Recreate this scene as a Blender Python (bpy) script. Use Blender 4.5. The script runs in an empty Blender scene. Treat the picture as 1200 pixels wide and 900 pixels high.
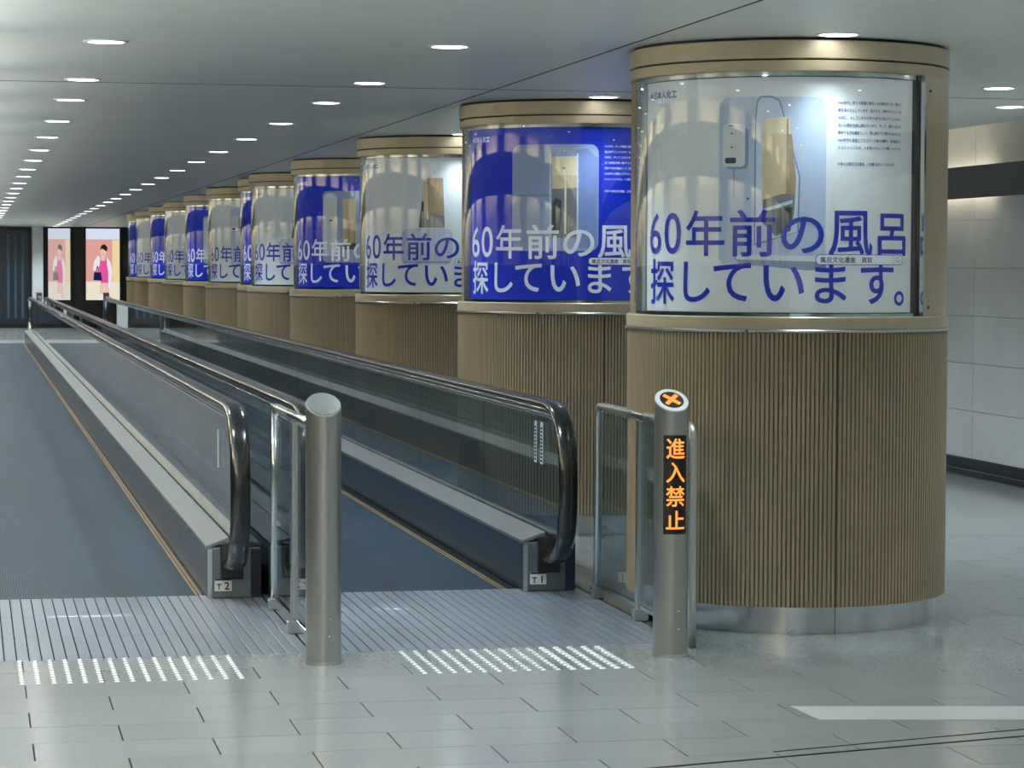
import bpy, bmesh, math, random
from mathutils import Vector, Matrix
random.seed(7)
sc = bpy.context.scene
COL = sc.collection
PI = math.pi

# ------------------------------------------------------------------ camera
def cam_setup():
    f, yaw, p, roll = 3050.0, math.radians(11.7773), math.radians(2.5617), .004
    F = Vector((math.sin(yaw)*math.cos(p), math.cos(yaw)*math.cos(p), -math.sin(p)))
    R = Vector((math.cos(yaw), -math.sin(yaw), 0)); U = R.cross(F)
    R2 = R*math.cos(roll) + U*math.sin(roll); U2 = -R*math.sin(roll) + U*math.cos(roll)
    cd = bpy.data.cameras.new('camera'); co = bpy.data.objects.new('camera', cd); COL.objects.link(co)
    cd.sensor_width = 36; cd.lens = 36*f/1200; cd.clip_end = 200
    M = Matrix((R2, U2, -F)).transposed().to_4x4(); M.translation = (0, 0, 1.6)
    co.matrix_world = M; sc.camera = co
cam_setup()

# ------------------------------------------------------------------ world, exposure
w = bpy.data.worlds.new('world'); sc.world = w; w.use_nodes = True
w.node_tree.nodes['Background'].inputs[0].default_value = (.62, .8, 1, 1)
w.node_tree.nodes['Background'].inputs[1].default_value = .05
sc.view_settings.view_transform = 'Standard'; sc.view_settings.look = 'None'
sc.view_settings.exposure = .76; sc.view_settings.gamma = 1; sc.view_settings.use_curve_mapping = False
sc.cycles.max_bounces = 10; sc.cycles.transparent_max_bounces = 16
sc.cycles.caustics_reflective = False; sc.cycles.caustics_refractive = False
sc.cycles.sample_clamp_indirect = 4

SPOT_W = 108.0          # each ceiling downlight
TUBE_R = 9.0          # strip lamps behind the fascia of the right wall
TUBE_L = 85.0          # stronger strip lamps of the left wall
UP_W, FILL_R, FILL_L = 22.0, 24.0, 50.0  # warm ceiling pools, then the cool fill added right and left
POSTER_GLOW = .13        # faint glow added to the poster inks to brighten them
LIGHT_COL = (.80, .92, 1.0)

# ------------------------------------------------------------------ materials
def srgb(r, g, b):
    def c(v):
        v /= 255.0
        return v/12.92 if v <= .04045 else ((v+.055)/1.055)**2.4
    return (c(r), c(g), c(b), 1)

def mat(name, col, rough=.5, metal=0.0, spec=.5, noise=0.0, nscale=20.0, bump=0.0, bscale=200.0, rvar=0.0, stretch=None, coat=0.0, objvar=0.0):
    m = bpy.data.materials.new(name); m.use_nodes = True
    nt = m.node_tree; N = nt.nodes; L = nt.links
    b = N['Principled BSDF']
    b.inputs['Base Color'].default_value = col; b.inputs['Roughness'].default_value = rough
    b.inputs['Metallic'].default_value = metal; b.inputs['Specular IOR Level'].default_value = spec
    b.inputs['Coat Weight'].default_value = coat; b.inputs['Coat Roughness'].default_value = .05
    tc = N.new('ShaderNodeTexCoord'); mp = N.new('ShaderNodeMapping'); L.new(tc.outputs['Object'], mp.inputs[0])
    if stretch: mp.inputs['Scale'].default_value = stretch
    def nz(scale, detail=4):
        n = N.new('ShaderNodeTexNoise'); n.inputs['Scale'].default_value = scale; n.inputs['Detail'].default_value = detail
        L.new(mp.outputs[0], n.inputs['Vector']); return n
    last = None
    if noise:
        n = nz(nscale); r = N.new('ShaderNodeMapRange'); r.inputs[1].default_value = .3; r.inputs[2].default_value = .7
        r.inputs[3].default_value = 1-noise; r.inputs[4].default_value = 1+noise; L.new(n.outputs[0], r.inputs[0])
        mx = N.new('ShaderNodeVectorMath'); mx.operation = 'SCALE'; mx.inputs[0].default_value = col[:3]
        L.new(r.outputs[0], mx.inputs['Scale']); last = mx
    if objvar:
        oi = N.new('ShaderNodeObjectInfo'); r = N.new('ShaderNodeMapRange'); r.inputs[3].default_value = 1-objvar; r.inputs[4].default_value = 1+objvar
        L.new(oi.outputs['Random'], r.inputs[0]); mx = N.new('ShaderNodeVectorMath'); mx.operation = 'SCALE'
        if last: L.new(last.outputs[0], mx.inputs[0])
        else: mx.inputs[0].default_value = col[:3]
        L.new(r.outputs[0], mx.inputs['Scale']); last = mx
    if last: L.new(last.outputs[0], b.inputs['Base Color'])
    if rvar:
        n = nz(nscale*.5, 3); r = N.new('ShaderNodeMapRange'); r.inputs[1].default_value = .3; r.inputs[2].default_value = .7
        r.inputs[3].default_value = max(0, rough-rvar); r.inputs[4].default_value = rough+rvar
        L.new(n.outputs[0], r.inputs[0]); L.new(r.outputs[0], b.inputs['Roughness'])
    if bump:
        n = nz(bscale, 2); bp = N.new('ShaderNodeBump'); bp.inputs['Strength'].default_value = bump; bp.inputs['Distance'].default_value = .002
        L.new(n.outputs[0], bp.inputs['Height']); L.new(bp.outputs[0], b.inputs['Normal'])
    return m

def emit(name, col, s):
    m = bpy.data.materials.new(name); m.use_nodes = True; nt = m.node_tree; nt.nodes.clear()
    e = nt.nodes.new('ShaderNodeEmission'); o = nt.nodes.new('ShaderNodeOutputMaterial')
    e.inputs[0].default_value = col; e.inputs[1].default_value = s; nt.links.new(e.outputs[0], o.inputs[0]); return m

def glassm(name, tint, ior=1.5, rough=0.0):
    m = bpy.data.materials.new(name); m.use_nodes = True; nt = m.node_tree; nt.nodes.clear(); N = nt.nodes; L = nt.links
    o = N.new('ShaderNodeOutputMaterial'); mx = N.new('ShaderNodeMixShader')
    # Schlick reflectance, the same from both faces of the pane
    ge = N.new('ShaderNodeNewGeometry'); dp = N.new('ShaderNodeVectorMath'); dp.operation = 'DOT_PRODUCT'
    L.new(ge.outputs['Normal'], dp.inputs[0]); L.new(ge.outputs['Incoming'], dp.inputs[1])
    def mth(op, a, b=None):
        n = N.new('ShaderNodeMath'); n.operation = op
        for i, v in enumerate((a, b)):
            if v is None: continue
            if isinstance(v, (int, float)): n.inputs[i].default_value = v
            else: L.new(v, n.inputs[i])
        return n.outputs[0]
    f0 = ((ior-1)/(ior+1))**2
    pw = mth('POWER', mth('SUBTRACT', 1.0, mth('ABSOLUTE', dp.outputs['Value'])), 5.0)
    fres = mth('ADD', mth('MULTIPLY', pw, 1-f0), f0)
    t = N.new('ShaderNodeBsdfTransparent'); t.inputs[0].default_value = tint
    g = N.new('ShaderNodeBsdfGlossy'); g.inputs['Roughness'].default_value = rough; g.inputs[0].default_value = (1, 1, 1, 1)
    L.new(fres, mx.inputs[0]); L.new(t.outputs[0], mx.inputs[1]); L.new(g.outputs[0], mx.inputs[2]); L.new(mx.outputs[0], o.inputs[0])
    return m

M = {}
M['tile'] = mat('stone_tile', srgb(136, 142, 142), .14, spec=.6, noise=.035, nscale=70, rvar=.03, objvar=.04, bump=.0, bscale=60)
M['grout'] = mat('grout', srgb(28, 30, 30), .9, spec=.1)
M['stud'] = mat('tactile_stud', srgb(215, 220, 220), .35)
M['ceiling'] = mat('ceiling_paint', srgb(240, 241, 234), .38, spec=.5, noise=.02, nscale=1.2)
M['gap'] = mat('shadow_gap', srgb(30, 32, 34), .8)
M['wall'] = mat('wall_panel', srgb(214, 219, 220), .35, noise=.05, nscale=3, objvar=.03)
M['navy'] = mat('navy_fascia', srgb(26, 46, 64), .4, noise=.1, nscale=5)
M['base'] = mat('black_base', srgb(14, 28, 42), .3)
M['beige'] = mat('beige_metal', srgb(180, 168, 142), .38, metal=.25, noise=.05, nscale=8, rvar=.08)
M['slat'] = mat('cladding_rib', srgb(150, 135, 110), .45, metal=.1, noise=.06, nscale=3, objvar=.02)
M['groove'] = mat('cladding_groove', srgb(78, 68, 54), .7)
M['steel'] = mat('brushed_steel', srgb(205, 208, 206), .3, metal=1, noise=.06, nscale=6, rvar=.08, stretch=(1, 1, .15))
M['kick'] = mat('scuffed_steel', srgb(205, 208, 208), .14, metal=1, noise=.12, nscale=9, rvar=.06, stretch=(1, 1, .4))
M['deck'] = mat('deck_steel', srgb(126, 131, 132), .36, metal=.6, noise=.03, nscale=4)
M['chrome'] = mat('chrome_guide', srgb(210, 214, 214), .12, metal=1)
M['rubber'] = mat('black_rubber', srgb(18, 20, 23), .22, spec=.6, coat=.3)
M['skirt'] = mat('skirt_panel', srgb(34, 52, 70), .25, metal=.2, noise=.08, nscale=5)
M['block'] = mat('newel_cover', srgb(110, 120, 126), .35, metal=.7, noise=.08, nscale=8)
M['comb'] = mat('comb_plate', srgb(158, 170, 184), .28, metal=.6, objvar=.05)
M['yellow'] = mat('ochre_line', srgb(122, 100, 58), .5, noise=.15, nscale=30)
M['black'] = mat('black_plastic', srgb(10, 11, 13), .35)
M['white'] = mat('white_plate', srgb(225, 228, 226), .4)
M['sticker'] = mat('sticker', srgb(190, 205, 220), .5)
M['glass'] = glassm('rail_glass', (.80, .88, .90, 1), 1.5)
M['case_glass'] = glassm('case_glass', (.96, .98, .98, 1), 1.5)
M['pale_inlay'] = mat('pale_inlay', srgb(178, 182, 181), .3)
M['bollard'] = mat('bollard_steel', srgb(172, 173, 168), .3, metal=.9, noise=.05, nscale=8, stretch=(1, 1, .1))
M['led'] = emit('led_orange', (1, .24, .04, 1), 1.25)
M['lamp'] = emit('downlight_lens', (1, 1, 1, 1), 9)
M['tube'] = emit('strip_lamp', (1, .84, .6, 1), TUBE_R)
M['tube_l'] = emit('strong_strip_lamp', (1, .87, .68, 1), TUBE_L)
M['dado'] = mat('dark_dado', srgb(36, 50, 62), .6)
M['cream'] = mat('cream_wall', srgb(226, 214, 186), .6)
M['pilaster'] = mat('grey_pilaster', srgb(90, 96, 96), .5)
M['dark_glass'] = mat('dark_door', srgb(20, 40, 58), .15, spec=.8)
M['dark_frame'] = mat('dark_frame', srgb(24, 22, 26), .4)
M['door_stripe'] = mat('door_curtain', srgb(58, 84, 100), .4)

def belt_mat():
    m = mat('ribbed_belt', srgb(50, 64, 76), .6, spec=.15)
    nt = m.node_tree; N = nt.nodes; L = nt.links; b = N['Principled BSDF']
    tc = N.new('ShaderNodeTexCoord'); sp = N.new('ShaderNodeSeparateXYZ'); L.new(tc.outputs['Object'], sp.inputs[0])
    def saw(out, freq, thr):
        a = N.new('ShaderNodeMath'); a.operation = 'MULTIPLY'; a.inputs[1].default_value = freq; L.new(out, a.inputs[0])
        f = N.new('ShaderNodeMath'); f.operation = 'FRACT'; L.new(a.outputs[0], f.inputs[0])
        g = N.new('ShaderNodeMath'); g.operation = 'GREATER_THAN'; g.inputs[1].default_value = thr; L.new(f.outputs[0], g.inputs[0]); return g
    gx = saw(sp.outputs[0], 1/.012, .55); gy = saw(sp.outputs[1], 1/.067, .75)
    mx = N.new('ShaderNodeMath'); mx.operation = 'MAXIMUM'; L.new(gx.outputs[0], mx.inputs[0]); L.new(gy.outputs[0], mx.inputs[1])
    n = N.new('ShaderNodeTexNoise'); n.inputs['Scale'].default_value = 1.3; mp = N.new('ShaderNodeMapping'); mp.inputs['Scale'].default_value = (3, .25, 1)
    L.new(tc.outputs['Object'], mp.inputs[0]); L.new(mp.outputs[0], n.inputs['Vector'])
    mr = N.new('ShaderNodeMapRange'); mr.inputs[3].default_value = .8; mr.inputs[4].default_value = 1.25; L.new(n.outputs[0], mr.inputs[0])
    c = N.new('ShaderNodeMix'); c.data_type = 'RGBA'; c.inputs[6].default_value = srgb(52, 73, 91); c.inputs[7].default_value = srgb(17, 28, 40)
    L.new(mx.outputs[0], c.inputs[0])
    s = N.new('ShaderNodeVectorMath'); s.operation = 'SCALE'; L.new(c.outputs[2], s.inputs[0]); L.new(mr.outputs[0], s.inputs['Scale'])
    L.new(s.outputs[0], b.inputs['Base Color'])
    return m
M['belt'] = belt_mat()

def far_tile_mat():
    m = mat('stone_tile_field', srgb(146, 150, 147), .14, spec=.6)
    nt = m.node_tree; N = nt.nodes; L = nt.links; b = N['Principled BSDF']
    tc = N.new('ShaderNodeTexCoord'); mp = N.new('ShaderNodeMapping'); mp.inputs['Location'].default_value = (.4, 10.04-.62*20, 0)
    mp.vector_type = 'POINT'; mp.inputs['Location'].default_value = (-.2+60*.6, -10.04+.31*100, 0)
    L.new(tc.outputs['Object'], mp.inputs[0])
    br = N.new('ShaderNodeTexBrick'); L.new(mp.outputs[0], br.inputs[0])
    br.inputs['Scale'].default_value = 1; br.inputs['Brick Width'].default_value = .6; br.inputs['Row Height'].default_value = .31
    br.inputs['Mortar Size'].default_value = .0025; br.inputs['Mortar Smooth'].default_value = 0
    br.inputs['Color1'].default_value = srgb(134, 140, 140); br.inputs['Color2'].default_value = srgb(138, 144, 144); br.inputs['Mortar'].default_value = srgb(84, 88, 88)
    L.new(br.outputs[0], b.inputs['Base Color']); return m
M['field'] = far_tile_mat()

# ------------------------------------------------------------------ object helpers
def link(o, parent=None):
    COL.objects.link(o)
    if parent: o.parent = parent
    return o
def meshobj(name, me, parent=None, loc=None):
    o = bpy.data.objects.new(name, me); link(o, parent)
    if loc: o.location = loc
    return o
def tag(o, label=None, cat=None, group=None, kind=None):
    if label: o['label'] = label
    if cat: o['category'] = cat
    if group: o['group'] = group
    if kind: o['kind'] = kind
    return o
def empty(name, loc, label, cat, group=None, rz=0):
    o = bpy.data.objects.new(name, None); link(o); o.location = loc; o.rotation_euler = (0, 0, rz); o.empty_display_size = .1
    return tag(o, label, cat, group)
def finish(bm, name, mats, smooth=False):
    me = bpy.data.meshes.new(name); bm.to_mesh(me); bm.free()
    for m in (mats if isinstance(mats, (list, tuple)) else [mats]): me.materials.append(m)
    if smooth:
        for p in me.polygons: p.use_smooth = True
    return me
def bm_box(bm, x0, x1, y0, y1, z0, z1, bev=0, mi=0):
    vs = [bm.verts.new(c) for c in ((x0,y0,z0),(x1,y0,z0),(x1,y1,z0),(x0,y1,z0),(x0,y0,z1),(x1,y0,z1),(x1,y1,z1),(x0,y1,z1))]
    fs = [bm.faces.new([vs[i] for i in q]) for q in ((3,2,1,0),(4,5,6,7),(0,1,5,4),(1,2,6,5),(2,3,7,6),(3,0,4,7))]
    for f in fs: f.material_index = mi
    if bev:
        es = set(e for f in fs for e in f.edges)
        bmesh.ops.bevel(bm, geom=list(es), offset=bev, segments=1, affect='EDGES')
def box(name, x0, x1, y0, y1, z0, z1, m, parent=None, bev=0):
    bm = bmesh.new(); bm_box(bm, x0, x1, y0, y1, z0, z1, bev); return meshobj(name, finish(bm, name, m), parent)
def prism_y(name, pts, y0, y1, m, parent=None):
    """closed (x,z) outline extruded along Y"""
    bm = bmesh.new(); a = [bm.verts.new((x, y0, z)) for x, z in pts]; b = [bm.verts.new((x, y1, z)) for x, z in pts]
    n = len(pts); bm.faces.new(a); bm.faces.new(b[::-1])
    for i in range(n): bm.faces.new((a[i], b[i], b[(i+1) % n], a[(i+1) % n]))
    bmesh.ops.recalc_face_normals(bm, faces=bm.faces); return meshobj(name, finish(bm, name, m), parent)
def prism_x(bm, pts, x0, x1):
    """closed (y,z) outline extruded along X"""
    a = [bm.verts.new((x0, y, z)) for y, z in pts]; b = [bm.verts.new((x1, y, z)) for y, z in pts]
    n = len(pts); bm.faces.new(a); bm.faces.new(b[::-1])
    for i in range(n): bm.faces.new((a[i], b[i], b[(i+1) % n], a[(i+1) % n]))
    bmesh.ops.recalc_face_normals(bm, faces=bm.faces)
def sweep(name, path, prof, m, parent=None, xc=0, smooth=True):
    """path: (y,z) points; prof: closed (x, n) outline, n measured to the left of travel"""
    bm = bmesh.new(); rings = []
    for i, (y, z) in enumerate(path):
        p = path[max(i-1, 0)]; q = path[min(i+1, len(path)-1)]
        t = Vector((q[0]-p[0], q[1]-p[1])).normalized(); nn = Vector((-t.y, t.x))
        rings.append([bm.verts.new((xc+a, y+nn.x*b, z+nn.y*b)) for a, b in prof])
    k = len(prof)
    for r, s in zip(rings, rings[1:]):
        for i in range(k): bm.faces.new((r[i], r[(i+1) % k], s[(i+1) % k], s[i]))
    bm.faces.new(rings[0]); bm.faces.new(rings[-1][::-1])
    bmesh.ops.recalc_face_normals(bm, faces=bm.faces)
    return meshobj(name, finish(bm, name, m, smooth), parent)
def arc_shell(r0, r1, z0, z1, a0, a1, n, bev=0.0):
    """solid curved shell; angle a from -Y, positive to the right; in degrees"""
    bm = bmesh.new(); prof = [(r0, z0), (r1-bev, z0), (r1, z0+bev), (r1, z1-bev), (r1-bev, z1), (r0, z1)] if bev else [(r0, z0), (r1, z0), (r1, z1), (r0, z1)]
    full = abs(a1-a0) >= 359.9; rings = []
    for i in range(n if full else n+1):
        a = math.radians(a0+(a1-a0)*i/n); rings.append([bm.verts.new((r*math.sin(a), -r*math.cos(a), z)) for r, z in prof])
    k = len(prof); pairs = list(zip(rings, rings[1:])) + ([(rings[-1], rings[0])] if full else [])
    for r, s in pairs:
        for i in range(k): bm.faces.new((r[i], s[i], s[(i+1) % k], r[(i+1) % k]))
    if not full: bm.faces.new(rings[0]); bm.faces.new(rings[-1][::-1])
    bmesh.ops.recalc_face_normals(bm, faces=bm.faces); return bm
def smooth_by_angle(me, ang=35):
    for p in me.polygons: p.use_smooth = True
    bm = bmesh.new(); bm.from_mesh(me)
    for e in bm.edges:
        if len(e.link_faces) == 2 and e.calc_face_angle(0) > math.radians(ang): e.smooth = False
    bm.to_mesh(me); bm.free(); return me
def lathe(name, prof, m, parent=None, n=48, smooth=True, tilt=None):
    bm = bmesh.new(); rings = []
    for r, z in prof: rings.append([bm.verts.new((r*math.cos(2*PI*i/n), r*math.sin(2*PI*i/n), z)) for i in range(n)])
    for r, s in zip(rings, rings[1:]):
        for i in range(n): bm.faces.new((r[i], r[(i+1) % n], s[(i+1) % n], s[i]))
    bm.faces.new(rings[0][::-1]); bm.faces.new(rings[-1])
    if tilt: tilt(bm)
    me = finish(bm, name, m); smooth_by_angle(me) if smooth else None
    return meshobj(name, me, parent)

def text_bm(s, size, bold=0.0, res=3, align='CENTER'):
    if bold:                       # heavier strokes: the outline laid over itself with small shifts
        out = bmesh.new(); base = text_bm(s, size, 0, res, align)
        for k in range(8):
            a = 2*PI*(k+.5)/8; add_bm(out, base.copy(), 0, lambda co: Vector((co.x+bold*math.cos(a), co.y+bold*math.sin(a), k*1e-5)))
        base.free(); return out
    c = bpy.data.curves.new('t', 'FONT'); c.body = s; c.size = size; c.resolution_u = res; c.align_x = align
    o = bpy.data.objects.new('t', c); COL.objects.link(o); bpy.context.view_layer.update()
    me = o.to_mesh(); bm = bmesh.new(); bm.from_mesh(me); o.to_mesh_clear(); bpy.data.objects.remove(o); bpy.data.curves.remove(c)
    return bm
def bbox(bm):
    xs = [v.co.x for v in bm.verts]; ys = [v.co.y for v in bm.verts]; return min(xs), max(xs), min(ys), max(ys)
def add_bm(dst, src, mi=0, f=None):
    vm = {}
    for v in src.verts:
        co = v.co.copy(); co = f(co) if f else co; vm[v] = dst.verts.new(co)
    for fc in src.faces:
        try: nf = dst.faces.new([vm[v] for v in fc.verts]); nf.material_index = mi
        except ValueError: pass
    src.free()
def place_text(dst, s, x, y, size, bold=0, res=3, align='CENTER', width=None, height=None, mi=0):
    """flat text: bbox centred (or left) at x, baseline at y"""
    t = text_bm(s, size, bold, res, align)
    if not t.verts: t.free(); return
    a, b, c, d = bbox(t); sx = width/(b-a) if width else 1; sy = height/(d-c) if height else 1
    cx = (a+b)/2 if align == 'CENTER' else a
    add_bm(dst, t, mi, lambda co: Vector((x+(co.x-cx)*sx, y+co.y*sy, 0)))
def place_poly(dst, pts, mi=0):
    vs = [dst.verts.new((x, y, 0)) for x, y in pts]; f = dst.faces.new(vs); f.material_index = mi
    if f.normal.z < 0: f.normal_flip()
def rrect(x0, x1, y0, y1, r, n=5):
    out = []
    for cx, cy, a in ((x1-r, y0+r, -90), (x1-r, y1-r, 0), (x0+r, y1-r, 90), (x0+r, y0+r, 180)):
        for i in range(n+1): t = math.radians(a+90*i/n); out.append((cx+r*math.cos(t), cy+r*math.sin(t)))
    return out
def curve_to_cyl(bm, R, step=.03, thick=0.0):
    """bend flat (s, z) print onto a cylinder of radius R round the origin"""
    xs = [v.co.x for v in bm.verts]; x = math.ceil(min(xs)/step)*step
    while x < max(xs):
        bmesh.ops.bisect_plane(bm, geom=bm.verts[:]+bm.edges[:]+bm.faces[:], plane_co=(x, 0, 0), plane_no=(1, 0, 0)); x += step
    for v in bm.verts:
        a = v.co.x/R; v.co = Vector((R*math.sin(a), -R*math.cos(a), v.co.y))
    return bm

# ------------------------------------------------------------------ the setting
CEIL = 2.603
XL, XR = -1.1, 7.61
def struct(o): o['kind'] = 'structure'; return o
# floor: dark joint bed, single tiles near the camera, tiled field beyond
fl = struct(box('floor', XL, XR, -5, 70, -.10, -.006, M['grout']))
X_W = 2.975                                   # right edge of the walkways
Y_T, Y_N, X_E = 10.66, 14.69, 6.2
tile_cache = {}
def tile_mesh(wd, dp):
    k = (round(wd, 3), round(dp, 3))
    if k not in tile_cache:
        bm = bmesh.new(); bm_box(bm, -wd/2, wd/2, -dp/2, dp/2, -.008, 0); tile_cache[k] = finish(bm, 'floor_tile', M['tile'])
    return tile_cache[k]
def lay_row(k, xa, xb):
    y0 = 10.04+.31*k; off = .2 if k % 2 else .5
    x = off + math.floor((xa-off)/.6)*.6
    while x < xb:
        a, b = max(x, xa), min(x+.6, xb)
        if b-a > .03:
            o = meshobj('floor_tile', tile_mesh(b-a-.006, .31-.0022), fl, ((a+b)/2, y0+.155, random.uniform(-.0004, .0004)))
        x += .6
for k in range(-7, 2): lay_row(k, -.4, X_E)
for k in range(2, 15): lay_row(k, X_W+.01, X_E)
def field(x0, x1, y0, y1): box('tiled_field', x0, x1, y0, y1, -.008, 0, M['field'], fl)
field(XL, XR, -5, 10.04-.31*7); field(XL, -.4, 10.04-.31*7, Y_T); field(X_E, XR, 10.04-.31*7, Y_N)
field(X_W+.01, XR, Y_N, 70); field(XL, X_W+.01, 57.1, 70)
field(XL, -.45, Y_T, 57.1)

# ceiling panels with recessed joints
ce = struct(box('ceiling', XL, XR, -5, 70, 2.80, 2.86, M['gap']))
for x0, x1 in ((-.90, 2.902), (2.910, 6.9)):
    for y0, y1 in ((-5, 14.446), (14.454, 36), (36.008, 70)):
        box('ceiling_panel', x0, x1, y0, y1, CEIL, CEIL+.03, M['ceiling'], ce)
for x0, x1 in ((XL, -.90), (6.9, XR)):
    box('cove_panel', x0, x1, -5, 70, 2.73, 2.76, M['ceiling'], ce)
for x0, x1 in ((-.91, -.902), (6.892, 6.90)):
    box('cove_edge', x0, x1, -5, 70, CEIL+.03, 2.73, M['ceiling'], ce)

box('ceiling_joint', 2.900, 2.912, -5, 70, CEIL-.0012, CEIL+.02, M['gap'], ce)
box('ceiling_joint', -.90, 2.8995, 14.442, 14.458, CEIL-.0012, CEIL+.02, M['gap'], ce); box('ceiling_joint', 2.9125, 6.9, 14.442, 14.458, CEIL-.0012, CEIL+.02, M['gap'], ce)
wr = struct(box('wall_right', XR+.03, XR+.2, -5, 70, -.1, 2.86, M['wall']))
zz = [.13, .50, .87, 1.24, 1.61, 1.98, 2.35, 2.76]
for i in range(7):
    yy = 15.4
    for j in range(6):
        box('wall_panel', XR, XR+.03, yy+.003, yy+1.2-.003, zz[i]+.002, zz[i+1]-.002, M['wall'], wr, bev=.001); yy += 1.2
    box('wall_panel', XR, XR+.03, -5, 15.397, zz[i]+.002, zz[i+1]-.002, M['wall'], wr)
    box('wall_panel', XR, XR+.03, 22.603, 70, zz[i]+.002, zz[i+1]-.002, M['wall'], wr)
bb = struct(box('baseboard_right', XR-.02, XR+.03, -5, 68, 0, .128, M['base']))
box('toe_strip', XR-.05, XR-.02, -5, 68, 0, .05, M['base'], bb, bev=.004)
wl = struct(box('wall_left', XL-.15, XL, -5, 70, -.1, 2.86, M['cream']))
box('dark_dado', XL, XL+.17, -5, 68, 0, 1.62, M['dado'], wl)
struct(box('wall_back', XL, XR, -5.15, -5, -.1, 2.86, M['wall']))

# fascias and strip lamps on both side walls
def fascia(x0, x1, lab, za=2.142, zb=2.386):
    e = empty('light_fascia', ((x0+x1)/2, 0, 2.14), lab, 'light fascia')
    y = -4.9
    while y < 67:
        o = box('fascia_board', x0, x1, y+.003, min(y+2.4, 67.6)-.003, za, zb, M['navy'], None, bev=.002)
        o.parent = e; o.matrix_parent_inverse = Matrix.Translation(-e.location); y += 2.4
    return e
for x0, x1, xt, zt, mt, lab in ((XR-.16, XR-.13, XR-.06, (2.27,), M['tube'], 'dark navy fascia band running along the pale wall on the right'),
                           (XL+.17, XL+.20, XL+.09, (2.445, 2.195), M['tube_l'], 'dark navy fascia band on the wall left of the walkways, out of frame')):
    bmt = bmesh.new(); bm_box(bmt, -.02, .02, -.62, .62, -.02, .02); tube_me = finish(bmt, 'strip_lamp', mt)
    fe = fascia(x0, x1, lab) if x0 > 0 else fascia(x0, x1, lab, 2.15, 2.475)
    for k in range(31):
        y = -3.2+2.24*k
        if y < 67:
            for z in zt:
                o = meshobj('strip_lamp', tube_me, fe); o.matrix_parent_inverse = Matrix.Translation(-fe.location); o.location = (xt, y, z)
# warm uplights standing on brackets before the left fascia; cool ones on both walls are added to brighten the ceiling
ul = bpy.data.lights.new('uplight', 'SPOT'); ul.energy = UP_W; ul.spot_size = math.radians(72); ul.spot_blend = .6; ul.shadow_soft_size = .025; ul.color = (1, .86, .66)
uc = bpy.data.lights.new('cool_fill_light', 'SPOT'); uc.energy = FILL_R; uc.spot_size = math.radians(150); uc.spot_blend = .6; uc.shadow_soft_size = .025; uc.color = (.86, .95, 1)
lu = uc.copy(); lu.energy = FILL_L
bmt = bmesh.new(); [bm_box(bmt, *q) for q in ((-.11, .11, -.13, .13, -.07, -.05), (-.11, -.10, -.13, .13, -.05, .022), (.10, .11, -.13, .13, -.05, .022), (-.10, .10, -.13, -.12, -.05, .022), (-.10, .10, .12, .13, -.05, .022))]; up_me = finish(bmt, 'uplight_housing', M['black'])  # trough lips shaped to keep the lamps out of the reflections
def uplight(x, y, z, light, tx, g, lab):
    e = empty('wall_uplight', (x, y, z), lab, 'uplight', g); meshobj('uplight_housing', up_me, e)
    l = bpy.data.objects.new('uplight_lamp', light); link(l, e); l.rotation_euler = Vector((tx, 0, CEIL-z)).to_track_quat('-Z', 'Y').to_euler()
for k in range(31):
    y = -3.2+2.24*k
    if y < 67:
        uplight(XL+.33, y-.4, 2.30, ul, .85, 'warm uplights along the left wall', 'small black uplight on the wall left of the walkways, out of frame')
        if not 16.5 < y < 21.5: uplight(XR-.29, y-.4, 2.25, uc, -1.6, 'added fill lamps along the right wall', 'added fill lamp before the dark band of the right wall, out of frame')
for k in range(31):
    y = -3.2+2.24*k
    if y < 67: uplight(XL+.33, y+.4, 2.22, lu, 2.6, 'added cool fill lamps along the left wall', 'added cool fill lamp on the wall left of the walkways, out of frame')
# grey pilasters between the lamps of the left wall
bmt = bmesh.new(); bm_box(bmt, 0, .16, -.30, .30, 1.63, 2.72); pil_me = finish(bmt, 'pilaster', M['pilaster'])
for k in range(30):
    meshobj('pilaster', pil_me, wl, (XL, -3.2+2.24*(k+.5), 0))

# ------------------------------------------------------------------ end wall with doors and screens
YE = 68.0
we = struct(box('wall_end', XL, XR, YE+.3, YE+.5, -.1, 2.86, M['wall']))
struct(box('baseboard_end', 1.3, XR, YE+.26, YE+.3, 0, .2, M['base']))
de = struct(empty('door_1', (.9, YE, 0), None, None))
def rel(o, e): o.parent = e; o.matrix_parent_inverse = Matrix.Translation(-Vector(e.location)); return o
rel(box('door_frame', -1.3, 1.56, YE+.1, YE+.28, 0, 2.56, M['dark_frame']), de)
for x0, x1 in ((-1.2, -.15), (-.1, .75), (.8, 1.5)):
    lf = rel(box('door_leaf', x0, x1, YE+.04, YE+.1, .1, 2.52, M['dark_glass']), de)
for i in range(7):
    rel(box('curtain_strip', .86+.09*i, .92+.09*i, YE+.02, YE+.04, .25, 2.4, M['door_stripe'] if i % 2 else M['dark_glass']), de)
struct(box('trim_1', 1.58, 1.86, YE-.02, YE+.28, 0, CEIL, M['wall']))
struct(box('trim_2', 1.86, 4.15, YE+.16, YE+.28, 0, CEIL, M['black']))

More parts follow.
